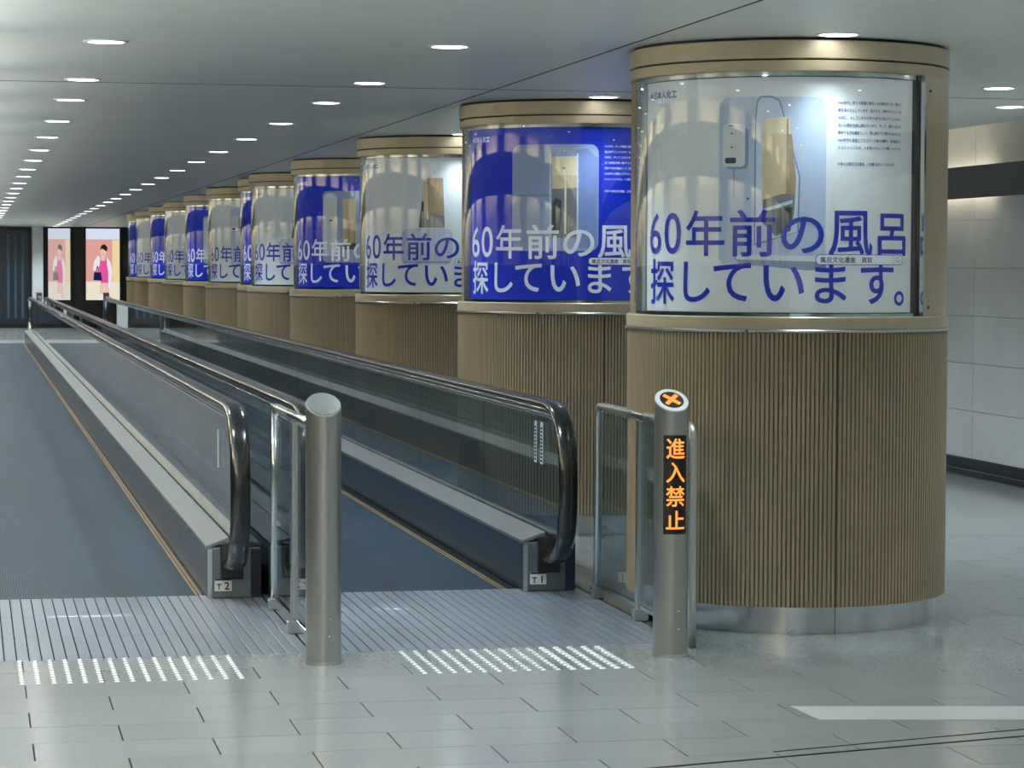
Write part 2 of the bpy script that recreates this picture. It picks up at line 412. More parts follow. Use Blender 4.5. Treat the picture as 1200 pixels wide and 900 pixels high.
def ad_screen(cx, wd, lab, bag, pale):
    e = empty('advertising_screen', (cx, YE+.1, .70), lab, 'screen')
    rel(box('screen_housing', cx-wd/2-.06, cx+wd/2+.06, YE+.0, YE+.155, .62, 2.57, M['black'], None, bev=.01), e)
    k = pale
    def c(r, g, b): return emit('screen_ink', tuple(list(v*(1-k)+k*.5 for v in srgb(r, g, b)[:3])+[1]), .52)
    mats = [c(232, 170, 160), c(225, 235, 255), c(250, 225, 170), c(246, 238, 215), c(246, 205, 190), c(240, 90, 165), c(244, 242, 244), bag, c(50, 34, 34), c(200, 90, 90)]
    bm = bmesh.new(); W = wd/2; H = 1.84
    L = 0
    def pl(pts, mi, lev):
        vs = [bm.verts.new((x*wd-W, -.002*lev, z*H)) for x, z in pts]; f = bm.faces.new(vs); f.material_index = mi
    pl([(0,0),(1,0),(1,1),(0,1)], 0, 1)
    pl([(0,.85),(1,.85),(1,1),(0,1)], 1, 2)                                   # pale header
    pl([(.78,.24),(1,.24),(1,.84),(.78,.84)], 2, 2)                           # yellow light at right
    pl([(0,0),(1,0),(1,.25),(0,.26)], 3, 3)                                   # pale floor
    pl([(.40,.03),(.52,.03),(.55,.28),(.42,.28)], 4, 4); pl([(.55,.03),(.68,.03),(.70,.28),(.55,.28)], 4, 4)   # legs
    pl([(.36,0),(.60,0),(.58,.09),(.42,.09)], 6, 5)
    pl([(.44,.24),(.66,.24),(.68,.40),(.62,.56),(.44,.56),(.38,.48),(.42,.36)], 5, 5)    # pink dress
    pl([(.20,.42),(.24,.54),(.34,.62),(.42,.60),(.40,.48),(.30,.40)], 6, 6)   # sleeves
    pl([(.62,.60),(.74,.52),(.78,.40),(.74,.18),(.66,.16),(.66,.40),(.62,.50)], 6, 6)
    pl([(.46,.55),(.56,.55),(.56,.62),(.46,.62)], 4, 6)                       # neck
    pl([(.42,.66),(.46,.60),(.55,.60),(.60,.66),(.60,.73),(.52,.76),(.44,.73)], 4, 7)    # face
    pl([(.42,.70),(.48,.72),(.58,.69),(.62,.68),(.64,.74),(.56,.78),(.46,.77)], 8, 8)    # hair
    pl([(.22,.28),(.48,.27),(.44,.39),(.24,.39)], 7, 8)                       # handbag
    pl([(.28,.39),(.30,.39),(.34,.45),(.38,.39),(.40,.39),(.35,.48),(.33,.48)], 7, 8)
    pl([(.49,.635),(.53,.635),(.52,.648),(.50,.648)], 9, 9)
    sc_ = meshobj('screen', finish(bm, 'screen', mats), e, (0, -.103, .02)); return e
navy = emit('handbag_navy', srgb(20, 30, 90), .6); greyb = emit('handbag_grey', srgb(120, 125, 125), .6)
ad_screen(3.375, .86, 'lit screen on the end wall showing a woman in pink with a navy handbag', navy, 0)
ad_screen(2.265, .56, 'narrower paler lit screen on the end wall with a woman holding a grey handbag', greyb, .3)

# ------------------------------------------------------------------ moving walkways
YA, YB = 12.65, 54.7
def belt(x0, x1, ycut, lab):
    e = empty('walkway_belt', ((x0+x1)/2, YA, 0), lab, 'moving walkway')
    rel(box('tread_belt', x0, x1, YA, YB, -.05, -.004, M['belt']), e)
    for a, b in ((x1-.042, x1-.030), (x1-.022, x1-.010), (x0+.010, x0+.022), (x0+.030, x0+.042)):
        rel(box('edge_line', a, b, YA, YB, -.0045, -.002, M['yellow']), e)
belt(-.42, 1.112, 0, 'dark blue-grey ribbed walkway belt at far left of the picture')
belt(1.692, 2.625, 0, 'dark blue-grey ribbed walkway belt between the two glass balustrades')
box_gap = struct(box('trim_3', -.45, X_W, Y_T, 57.1, -.09, -.052, M['gap']))

strip_cache = {}
def comb_plate(x0, x1, y0, y1, lab, rows, bars=True):
    e = empty('comb_plate', ((x0+x1)/2, (y0+y1)/2, 0), lab, 'comb plate')
    rel(box('plate_bed', x0, x1, y0, y1, -.04, -.010, M['black']), e)
    n = int(round((x1-x0)/.05)); dx = (x1-x0)/n; L_ = (y1-y0)/rows
    for r in range(rows):
        key = (round(dx, 5), round(L_, 4))
        if key not in strip_cache:
            bm = bmesh.new(); bm_box(bm, -dx/2+.0025, dx/2-.0025, -L_/2+.0015, L_/2-.0015, -.010, 0, .001); strip_cache[key] = finish(bm, 'tread_strip', M['comb'])
        for i in range(n):
            o = meshobj('tread_strip', strip_cache[key], e); o.matrix_parent_inverse = Matrix.Translation(-e.location)
            o.location = (x0+dx*(i+.5), y0+L_*(r+.5), 0)
comb_plate(-.42, 1.382, Y_T+.004, YA, 'grooved blue-grey metal landing plate in front of the left walkway', 3)
comb_plate(1.39, X_W, Y_T+.004, YA, 'grooved metal landing plate in front of the right walkway, between the bollards', 3)
for a, b, l in ((-.42, 1.382, 'distant silver landing plate at the far end of the left walkway'), (1.39, X_W, 'distant silver landing plate at the far end of the right walkway')):
    e = empty('comb_plate', ((a+b)/2, 56, 0), l, 'comb plate')
    rel(box('plate', a, b, YB+.01, 57.08, -.03, 0, M['comb']), e)

def rail_path(inset=0.0):
    pts = []; cy, cz, ry, rz = 12.56, .545, .46, .383
    for i in range(25):
        a = PI/2+PI*i/24; c, s_ = abs(math.cos(a)), math.sin(a)
        pts.append((cy-ry*c**(2/2.7), cz-rz*math.copysign(abs(s_)**(2/2.7), s_)))
    pts.append((13.2, .928))
    full = pts + [(y, .928) for y in (20, 30, 40, 50)] + [(12.1+55.2-y, z) for y, z in reversed(pts)]
    if inset:
        out = []
        for i, (y, z) in enumerate(full):
            p = full[max(i-1, 0)]; q = full[min(i+1, len(full)-1)]
            t = Vector((q[0]-p[0], q[1]-p[1])).normalized(); nn = Vector((t.y, -t.x)); out.append((y+nn.x*inset, z+nn.y*inset))
        return out
    return full
Y_END = 12.1+55.2-12.1     # outermost point of the far newel

def oval(wd, th, n=16, p=2.6):
    out = []
    for i in range(n):
        a = 2*PI*i/n; c, s = math.cos(a), math.sin(a)
        out.append((wd/2*math.copysign(abs(c)**(2/p), c), th/2*math.copysign(abs(s)**(2/p), s)))
    return out
def balustrade(xg, xin, xout, num, lab):
    sgn = 1 if xin > xg else -1
    e = empty('balustrade', (xg, 12.5, 0), lab, 'balustrade')
    R_ = lambda o: rel(o, e)
    ya, yb = 12.56, 54.75
    R_(sweep('handrail', rail_path(), oval(.094, .046), M['rubber'], None, xg))
    R_(sweep('rail_guide', rail_path(.030), oval(.05, .03, 12, 6), M['chrome'], None, xg))
    R_(sweep('glass_trim', rail_path(.053), oval(.03, .022, 8, 6), M['chrome'], None, xg))
    xl, xh = min(xin, xout), max(xin, xout)
    # base casing and its two long decks
    R_(prism_y('casing', [(xin-sgn*.004, .001), (xin-sgn*.004, .235), (xg+sgn*.012, .262), (xg-sgn*.012, .262), (xout, .245), (xout, .001)], ya+.03, yb, M['block']))
    segs = [12.545] + [14.2+2.1*i for i in range(19)] + [54.76]
    for i in range(len(segs)-1):
        a, b = segs[i]+.002, segs[i+1]-.002
        R_(prism_y('deck_panel', [(xin+sgn*.004, .236), (xin+sgn*.004, .252), (xg+sgn*.012, .292), (xg+sgn*.012, .276)], a, b, M['deck']))
        R_(prism_y('outer_deck', [(xg-sgn*.012, .268), (xg-sgn*.012, .284), (xout, .262), (xout, .247)], a, b, M['skirt']))
        R_(box('skirt_panel', min(xin, xin-sgn*.003), max(xin, xin-sgn*.003)+.003, a, b, .001, .235, M['skirt']))
    # glass: shaped end panes and plain panes between
    inner = [p for p in rail_path(.048) if p[1] > .285]
    first = [p for p in inner if p[0] < 13.4]; 
    g0 = [(max(y, 12.0), z) for y, z in first] 
    bm = bmesh.new(); poly = g0 + [(14.198, .878), (14.198, .285)]; prism_x(bm, poly, xg-.005, xg+.005); R_(meshobj('glass_pane', finish(bm, 'glass_pane', M['glass'])))
    bm = bmesh.new(); poly = [(12.1+55.2-y, z) for y, z in g0] + [(52.002, .878), (52.002, .285)]; prism_x(bm, poly, xg-.005, xg+.005); R_(meshobj('glass_pane', finish(bm, 'glass_pane', M['glass'])))
    for i in range(18):
        a = 14.2+2.1*i; R_(box('glass_pane', xg-.005, xg+.005, a+.003, a+2.097, .285, .88, M['glass']))
    # newel cover with metal edge, dark inlet and number plate
    nb = R_(box('newel_cover', xl+.002, xh-.002, 12.53, 12.60, .001, .243, M['block'], None, bev=.004))
    def sub(o): o.parent = nb; o.matrix_parent_inverse = Matrix.Identity(4); return o
    a0 = xin-sgn*.0; sub(box('edge_trim', min(a0, a0-sgn*.022), max(a0, a0-sgn*.022), 12.522, 12.53, .002, .236, M['steel']))
    sub(box('handrail_inlet', xg-.055, xg+.055, 12.50, 12.535, .095, .27, M['black'], None, bev=.006))
    sub(box('outer_trim', min(xout, xout+sgn*.05), max(xout, xout+sgn*.05), 12.524, 12.53, .002, .236, M['black'] if num != 1 else M['skirt']))
    if num:
        px = xin-sgn*.075
        pl = sub(box('number_plate', px-.042, px+.042, 12.518, 12.524, .035, .095, M['white'], None, bev=.001)); pl['label'] = 'white plate reading T %d' % num
        bm = bmesh.new(); place_text(bm, 'T', px-.020, .043, .040, .001, 3); place_text(bm, str(num), px+.018, .043, .050, .001, 3)
        for v in bm.verts: v.co = Vector((v.co.x, 12.517, v.co.y))
        bm_box(bm, px-.041, px+.041, 12.516, 12.518, .087, .095)
        sub(meshobj('plate_lettering', finish(bm, 'plate_lettering', M['black'])))
    R_(box('newel_cover', xl+.002, xh-.002, 54.70, 54.77, .001, .243, M['block'], None, bev=.004))
    return e
bA = balustrade(1.232, 1.116, 1.375, 2, 'glass balustrade on the left side of the central pair, plated T 2')
bB = balustrade(1.565, 1.683, 1.420, 2, 'glass balustrade half hidden behind the plain steel bollard')
bC = balustrade(2.800, 2.672, 2.935, 1, 'glass balustrade nearest the columns, plated T 1')
# stickers on the glass
def sticker(x, y, z0, z1, wd, e, lines):
    o = rel(box('notice_sticker', x-.0012, x, y-wd/2, y+wd/2, z0, z1, M['sticker']), e)
    bm = bmesh.new(); n = int((z1-z0)/.018)
    for i in range(n-1):
        z = z0+.012+i*.018
        if lines: bm_box(bm, x-.0022, x-.0012, y-wd*.3, y+wd*.3, z, z+.010)
    if lines:
        q = meshobj('sticker_print', finish(bm, 'sticker_print', M['skirt'])); q.parent = o; q.matrix_parent_inverse = Matrix.Identity(4)
    else: bm.free()
sticker(2.792, 12.66, .62, .83, .055, bC, True); sticker(2.792, 12.80, .62, .83, .05, bC, True)
sticker(1.224, 13.12, .585, .78, .045, bA, False)

# ------------------------------------------------------------------ guard fences beside the landing plates
def fence(x, posts, ytop0, yend, ztop, round_top, lab):
    e = empty('guard_fence', (x, posts[0], 0), lab, 'fence'); R_ = lambda o: rel(o, e)
    r = .07 if round_top else .012; n = 6
    path = [(posts[0], 0.0), (posts[0], ztop-.3), (posts[0], ztop-r)]
    for i in range(1, n+1):
        a = PI/2*i/n; path.append((posts[0]-r*(1-math.cos(a)), ztop-r+r*math.sin(a)))
    path.append((posts[0]-.4, ztop))
    if round_top:
        for i in range(n+1):
            a = PI/2*i/n; path.append((yend+r-r*math.sin(a), ztop-r+r*math.cos(a)))
        path.append((yend, .3)); path.append((yend, 0))
    else: path.append((yend, ztop))
    R_(sweep('frame_tube', path, oval(.036, .036, 12, 4), M['steel'], None, x))
    for py in posts[1:]:
        if round_top and py < 11: continue
        R_(box('post', x-.02, x+.02, py-.018, py+.018, .0, ztop-.02, M['steel'], None, bev=.004))
        R_(box('post_foot', x-.035, x+.035, py-.03, py+.03, .0, .055, M['steel'], None, bev=.004))
    R_(box('post_foot', x-.03, x+.03, posts[0]-.03, posts[0]+.03, .0, .055, M['steel'], None, bev=.004))
    ys = list(posts)+[yend]
    for a, b in zip(ys, ys[1:]):
        R_(box('glass_pane', x-.004, x+.004, b+.02, a-.02, .075, ztop-.03, M['glass']))
        R_(box('bottom_rail', x-.012, x+.012, b+.018, a-.018, .055, .078, M['chrome'], None, bev=.003))
    return e
fence(1.386, [12.06, 11.27], 0, 10.47, .948, False, 'glass and steel guard fence between the walkways, behind the plain bollard')
f2 = fence(2.975, [12.22, 11.40, 10.56], 0, 10.54, .935, True, 'round-cornered glass guard fence beside the lit sign bollard and nearest column')

# ------------------------------------------------------------------ bollards
def bollard(x, y, r, z0, z1, lab, sign):
    e = empty('bollard', (x, y, 0), lab, 'bollard')
    n = 48; bm = bmesh.new(); rings = []
    zc = (z0+z1)/2; k = (z1-z0)/(2*r)
    for kind in ('b', 't', 'r', 'i'):
        rr = r if kind in 'bt' else (r-.003 if kind == 'r' else r-.010)
        ring = []
        for i in range(n):
            a = 2*PI*i/n; px, py = rr*math.cos(a), rr*math.sin(a)
            z = 0 if kind == 'b' else zc+py*k+(0 if kind == 't' else .003)
            ring.append(bm.verts.new((px, py, z)))
        rings.append(ring)
    for q, s in zip(rings, rings[1:]):
        for i in range(n): bm.faces.new((q[i], q[(i+1) % n], s[(i+1) % n], s[i]))
    bm.faces.new(rings[-1]); bm.faces.new(rings[0][::-1])
    me = finish(bm, 'tube', M['bollard']); smooth_by_angle(me, 30); meshobj('tube', me, e)
    c = math.sqrt(1+k*k)
    def cap(name, pts_r, z, m):
        bm = bmesh.new(); v = [bm.verts.new((px, py, zc+py*k+z)) for px, py in pts_r]; f = bm.faces.new(v)
        ex = bmesh.ops.extrude_face_region(bm, geom=[f]); 
        for g in ex['geom']:
            if isinstance(g, bmesh.types.BMVert): g.co.z += .0015
        bmesh.ops.recalc_face_normals(bm, faces=bm.faces)
        return meshobj(name, finish(bm, name, m), e)
    circ = lambda rr: [(rr*math.cos(2*PI*i/n), rr*math.sin(2*PI*i/n)) for i in range(n)]
    if sign:
        cap('top_ring', circ(r-.003), .003, M['white'])
        cap('top_display', circ(r-.022), .0046, M['black'])
        L, wd = r-.032, .0085
        for s in (1, -1):
            d = Vector((s, 1)).normalized(); nn = Vector((-d.y, d.x))
            pts = [d*L+nn*wd, d*L-nn*wd, -d*L-nn*wd, -d*L+nn*wd]
            cap('cross_bar', [(p.x, p.y) for p in pts], .0062, M['led'])['label'] = 'orange lit bar of the cross'
        # curved display with four characters
        za, zb = .512, .912; hw = .049; ang = hw/r
        bm = bmesh.new(); place_poly(bm, [(-hw, za), (hw, za), (hw, zb), (-hw, zb)]); curve_to_cyl(bm, r+.0015, .008); meshobj('led_display', finish(bm, 'led_display', M['black']), e)
        bm = arc_shell(r-.004, r+.001, za-.004, zb+.004, -math.degrees(ang)-3, math.degrees(ang)+3, 14); meshobj('display_frame', finish(bm, 'display_frame', M['dark_frame']), e)
        bm = bmesh.new()
        for i, ch in enumerate('進入禁止'):
            place_text(bm, ch, 0, zb-.097*(i+1)+.012-.001*i, .098, .0012, 4, width=.082, height=.084 if ch != '止' else .076)
        # all baselines share one box: shift by glyph
        curve_to_cyl(bm, r+.003, .008); o = meshobj('led_characters', finish(bm, 'led_characters', M['led']), e); o['label'] = 'orange lit characters 進入禁止'
    else:
        cap('top_plate', circ(r-.004), .003, M['steel'])
    for zz_ in ((.115, .19) if True else ()):
        bm = bmesh.new(); bmesh.ops.create_uvsphere(bm, u_segments=10, v_segments=6, radius=.006)
        a = math.radians(14); bmesh.ops.translate(bm, verts=bm.verts, vec=(r*math.sin(a), -r*math.cos(a), zz_)); meshobj('screw', finish(bm, 'screw', M['chrome'], True), e)
    bm = arc_shell(r-.004, r+.003, 0, .012, 0, 360, 40); meshobj('base_ring', finish(bm, 'base_ring', M['steel']), e)
    return e
bollard(1.393, 10.395, .0715, 1.002, 1.088, 'plain brushed steel bollard with slanted top, left of centre', False)
bollard(2.832, 10.355, .0715, 1.010, 1.096, 'steel bollard with orange lit 進入禁止 sign and cross, beside the nearest column', True)

# ------------------------------------------------------------------ tactile studs, inlays
def tactile(x0, n, y0, rows, lab, big_from):
    e = bpy.data.objects.new('tactile_strip', None); link(e); e.location = (x0, y0, 0); tag(e, lab, 'tactile paving')
    for nm, rng, rad in (('stud_row', range(0, big_from), .011), ('stud_row', range(big_from, n), .015)):
        if not len(rng): continue
        bm = bmesh.new()
        for i in rng:
            for j in range(rows):
                x, y = .06*i, .058*j; m = 8; lo = [bm.verts.new((x+rad*math.cos(2*PI*q/m), y+rad*math.sin(2*PI*q/m), 0)) for q in range(m)]
                hi = [bm.verts.new((x+rad*.6*math.cos(2*PI*q/m), y+rad*.6*math.sin(2*PI*q/m), .005)) for q in range(m)]
                for q in range(m): bm.faces.new((lo[q], lo[(q+1) % m], hi[(q+1) % m], hi[q]))
                bm.faces.new(hi)
        o = meshobj(nm, finish(bm, nm, M['stud']), e); o['kind'] = 'stuff'
tactile(.19, 15, 10.065, 11, 'strip of small white tactile studs in front of the left landing plate', 15)
tactile(1.75, 15, 10.055, 11, 'strip of white tactile studs between the bollards, bolder at its right end', 10)
bm = bmesh.new(); vs = [bm.verts.new(c) for c in ((2.946, 8.755, .0006), (4.6, 8.45, .0006), (4.6, 8.74, .0006), (2.93, 9.048, .0006))]; f = bm.faces.new(vs)
ex = bmesh.ops.extrude_face_region(bm, geom=[f]); [setattr(g.co, 'z', .002) for g in ex['geom'] if isinstance(g, bmesh.types.BMVert)]
bmesh.ops.recalc_face_normals(bm, faces=bm.faces)
tag(meshobj('floor_marking', finish(bm, 'floor_marking', M['pale_inlay'])), 'pale grey-white band on the floor at lower right, slanted left end', 'floor marking')
def joint(p, q, wd, lab):
    d = (Vector(q)-Vector(p)); L = d.length; e = bpy.data.objects.new('joint_strip', None)
    bm = bmesh.new(); bm_box(bm, 0, L, -wd/2, wd/2, 0, .0018); o = meshobj('joint_strip', finish(bm, 'joint_strip', M['grout'])); bpy.data.objects.remove(e)
    o.location = (p[0], p[1], .0005); o.rotation_euler = (0, 0, math.atan2(d.y, d.x)); tag(o, lab, 'floor joint')
joint((1.9, 7.95), (3.70, 8.36), .012, 'thin dark expansion joint crossing the floor at lower right, nearer one')
joint((2.60, 8.20), (3.80, 8.50), .006, 'thin dark expansion joint at lower right, just beyond the wider one')

# ------------------------------------------------------------------ downlights
bm = bmesh.new()
n = 28
for i in range(n):
    a, b = 2*PI*i/n, 2*PI*(i+1)/n
    pr = [(.082, CEIL-.001), (.086, CEIL-.006), (.100, CEIL-.004), (.102, CEIL)]
    for (r0, z0), (r1, z1) in zip(pr, pr[1:]):
        bm.faces.new([bm.verts.new(c) for c in ((r0*math.cos(a), r0*math.sin(a), z0-CEIL), (r0*math.cos(b), r0*math.sin(b), z0-CEIL), (r1*math.cos(b), r1*math.sin(b), z1-CEIL), (r1*math.cos(a), r1*math.sin(a), z1-CEIL))])
bmesh.ops.remove_doubles(bm, verts=bm.verts, dist=1e-5); ring_me = finish(bm, 'trim_ring', M['ceiling'], True)
bm = bmesh.new(); bmesh.ops.create_cone(bm, cap_ends=True, segments=28, radius1=.078, radius2=.082, depth=.004); lens_me = finish(bm, 'lens', M['lamp'])
ld = bpy.data.lights.new('downlight', 'SPOT'); ld.energy = SPOT_W; ld.spot_size = math.radians(125); ld.spot_blend = .8; ld.shadow_soft_size = .06; ld.color = LIGHT_COL
ld2 = ld.copy(); ld2.energy = SPOT_W*.30; ld2.spot_size = math.radians(100)
ORD = ['nearest', 'second', 'third', 'fourth', 'fifth', 'sixth', 'seventh', 'eighth', 'ninth', 'tenth']
def downlight(x, y, lab, group=None):
    x, y = x*1.0235, y*1.0235          # positions were measured for a slightly lower ceiling
    e = empty('ceiling_light', (x, y, CEIL), lab, 'ceiling light', group)
    meshobj('trim_ring', ring_me, e); o = meshobj('lens', lens_me, e, (0, 0, -.003))
    s = bpy.data.objects.new('downlight_lamp', ld2 if 3.4 < x < 3.9 else ld); link(s, e); s.location = (0, 0, -.012)
ys = [11.47, 13.83, 15.55, 17.86, 20.12, 22.40, 24.62, 26.88, 29.12]
while ys[-1] < 65: ys.append(ys[-1]+2.27)
for x, nm in ((.59, 'left-hand row above the left walkway'), (2.09, 'row above the right walkway')):
    for i, y in enumerate(ys):
        if i < 10: downlight(x, y+(.07 if x < 1 else -.06), '%s visible round downlight in the %s' % (ORD[i], nm))
        else: downlight(x, y, 'tiny distant round downlight towards the end wall in the %s' % nm, 'distant downlights in the '+nm)
    for y in (8.9, 6.3, 3.7, 1.1, -1.5, -4): downlight(x, y, 'round downlight in the ceiling behind or above the camera, out of frame', 'downlights out of frame')
COLY = [11.53, 15.79, 20.17, 24.45, 28.22, 29.9, 33.44, 37.06, 40.96, 44.34, 48.17, 50.6]
for i, y in enumerate(COLY):
    if i == 5: continue
    if i < 2: downlight(3.56, y-1.25 if i else 10.42, ['round downlight at the top edge just above the nearest column', 'round downlight between the nearest and the second column'][i])
    else: downlight(3.56, y-1.3, 'round downlight in the ceiling in front of a farther column, hidden from view', 'downlights in front of the farther columns')
downlight(5.45, 13.28, 'round downlight at upper right, the nearer and further left of two by the right wall')
downlight(6.14, 14.79, 'round downlight at upper right edge, the farther of two by the right wall')
for y in (10.4, 8.0, 5.5, 3, 0.5, 15.9, 18.2, 20.5, 22.8, 27, 31.5, 36, 41, 46, 52, 58): downlight(5.6, y, 'round downlight beyond the columns, out of sight', 'downlights beyond the columns')

# ------------------------------------------------------------------ columns with poster cases
RC = .736
S0, S1 = -88.0, 36.3            # poster span in degrees, right positive from -Y
RP = .675
def rs(deg, z): return (math.radians(deg)*RP, z)
def rib_panel(a0, a1, ribs=58):
    bm = bmesh.new(); prof = []
    da = (a1-a0-.5)/ribs
    for i in range(ribs):
        b = a0+.25+da*i
        prof += [(b, RC-.006), (b+da*.10, RC-.006), (b+da*.22, RC), (b+da*.80, RC), (b+da*.92, RC-.006)]
    prof.append((a1-.25, RC-.006))
    lo, hi = [], []
    for a, r in prof:
        t = math.radians(a); lo.append(bm.verts.new((r*math.sin(t), -r*math.cos(t), .121))); hi.append(bm.verts.new((r*math.sin(t), -r*math.cos(t), 1.325)))
    for i in range(len(prof)-1):
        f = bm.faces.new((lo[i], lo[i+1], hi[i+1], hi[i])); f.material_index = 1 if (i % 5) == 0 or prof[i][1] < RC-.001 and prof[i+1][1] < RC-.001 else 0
    # closing edges
    for i in (0, -1):
        t = math.radians(prof[i][0]); r = RC-.03
        a = bm.verts.new((r*math.sin(t), -r*math.cos(t), .121)); b = bm.verts.new((r*math.sin(t), -r*math.cos(t), 1.325)); bm.faces.new((lo[i], hi[i], b, a))
    return finish(bm, 'cladding_panel', [M['slat'], M['groove']])
rib_me = rib_panel(0, 90)
def me_of(bm, name, m, ang=30): return smooth_by_angle(finish(bm, name, m), ang)
COLM = dict(
    core=me_of(arc_shell(.60, RC-.012, .121, 1.33, 0, 360, 64), 'column_core', M['groove']),
    kick=me_of(arc_shell(.60, .695, .0, .128, 0, 89.7, 24), 'kick_plate', M['kick']),
    ledge=me_of(arc_shell(.60, .740, 1.333, 1.390, 0, 360, 96, .004), 'ledge_band', M['beige']),
    lip=me_of(arc_shell(.60, .748, 1.322, 1.334, 0, 360, 96, .002), 'ledge_lip', M['steel']),
    low=me_of(arc_shell(.60, .729, 2.457, 2.503, 0, 360, 96, .002), 'lower_cap_band', M['beige']),
    cap=me_of(arc_shell(.60, .732, 2.510, 2.590, 0, 360, 96, .003), 'upper_cap_band', M['beige']),
    gap=me_of(arc_shell(.60, .715, 2.50, 2.602, 0, 360, 64), 'shadow_ring', M['gap']),
    shell=me_of(arc_shell(.60, .729, 1.388, 2.458, 38.3, 248, 64), 'case_back_shell', M['beige']),
    jamb=me_of(arc_shell(.664, .7035, 1.388, 2.458, 36.5, 38.2, 3), 'case_jamb', M['black']),
    trimr=me_of(arc_shell(.7045, .731, 1.388, 2.458, 37.6, 38.6, 2), 'case_edge_trim', M['chrome']),
    post=me_of(arc_shell(.665, .694, 1.388, 2.458, -112, -89, 8), 'case_side_post', M['steel']),
    glass=me_of(arc_shell(.699, .705, 1.390, 2.456, -112, 38.0, 80), 'case_glass', M['case_glass']),
    inner=me_of(arc_shell(.60, .668, 1.388, 2.458, -112, 38.3, 60), 'case_lining', M['black']),
    sill=me_of(arc_shell(.665, .698, 1.388, 1.404, -112, 38, 60), 'case_sill', M['kick']),
    head=me_of(arc_shell(.665, .698, 2.437, 2.457, -112, 38, 60), 'case_head', M['kick']))

def inks(bg_white):
    d = {}
    if bg_white:
        d['bg'] = srgb(214, 219, 221); d['txt'] = srgb(30, 52, 168); d['pan'] = srgb(176, 190, 212); d['small'] = srgb(70, 84, 150)
    else:
        d['bg'] = srgb(10, 44, 190); d['txt'] = srgb(226, 230, 236); d['pan'] = srgb(150, 166, 200); d['small'] = srgb(225, 230, 245)
    return d
INK = {}
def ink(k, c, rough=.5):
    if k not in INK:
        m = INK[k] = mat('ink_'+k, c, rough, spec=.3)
        b = m.node_tree.nodes['Principled BSDF']; b.inputs['Emission Color'].default_value = c; b.inputs['Emission Strength'].default_value = POSTER_GLOW  # every ink glows slightly in its own colour
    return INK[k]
ZL1, ZL2 = 1.755, 1.540     # centre heights of the two headline lines
HEAD = [('6', -79.2, 1, .115), ('0', -67.0, 1, .119), ('年', -50.65, 1, .207), ('前', -31.0, 1, .205), ('の', -12.2, 1, .188), ('風', 6.56, 1, .213), ('呂', 25.28, 1, .173),
        ('探', -74.3, 2, .205), ('し', -54.2, 2, .150), ('て', -38.8, 2, .178), ('い', -19.1, 2, .180), ('ま', -1.4, 2, .145), ('す', 18.3, 2, .182), ('。', 29.2, 2, .066)]
HGT = {'6': .186, '0': .186, '年': .203, '前': .207, 'の': .160, '風': .198, '呂': .186, '探': .203, 'し': .180, 'て': .168, 'い': .158, 'ま': .182, 'す': .190, '。': .066}
DZ = {'の': -.008, '呂': -.004, 'い': -.004, '。': -.070}
def headline():
    bm = bmesh.new()
    for ch, deg, ln, wd in HEAD:
        t = text_bm(ch, .22, .0030 if ch not in '60' else .0015, 4); a, b, c, d = bbox(t)
        zc = (ZL1 if ln == 1 else ZL2)+DZ.get(ch, 0); x, _ = rs(deg, 0); sx = wd/(b-a); sy = HGT[ch]/(d-c)
        add_bm(bm, t, 0, lambda co: Vector((x+(co.x-(a+b)/2)*sx, zc+(co.y-(c+d)/2)*sy, 0)))
    return curve_to_cyl(bm, RP+.0035)
PARA = ['1960年代、多くの家庭に普及したお風呂がいま、静かに', '姿を消そうとしています。私たちは、当時のバスルームを', '大切に、そしてこれから先の世代に伝えていくために、', '古いお風呂を探し続けています。そして、集めた品々を', '保存する文化遺産として、残し継承する活動を始めました。', '1960年代の浴室とプラスチック製の浴槽や、給湯器など', 'のユニットバスは、いま見つけることが難しいのです。', '', 'お家のお風呂文化遺産、ご応募お待ちしております。']
def paragraph():
    bm = bmesh.new(); x, _ = rs(.8, 0)
    for i, l in enumerate(PARA):
        if l: place_text(bm, l, x, 2.318-.0325*i-(.006 if i == 8 else 0), .0155, .0003, 1, 'LEFT', width=.338 if i < 8 else .30)
    return curve_to_cyl(bm, RP+.0025, .06)
def logo():
    bm = bmesh.new(); x, _ = rs(-84.0, 0)
    bmc = bmesh.new(); bmesh.ops.create_circle(bmc, cap_ends=True, segments=14, radius=.012); add_bm(bm, bmc, 0, lambda co: Vector((x+.012+co.x, 2.375+co.y, 0)))
    place_text(bm, '日本人化工', x+.035, 2.362, .036, .0012, 2, 'LEFT', width=.19); return curve_to_cyl(bm, RP+.0025, .06)
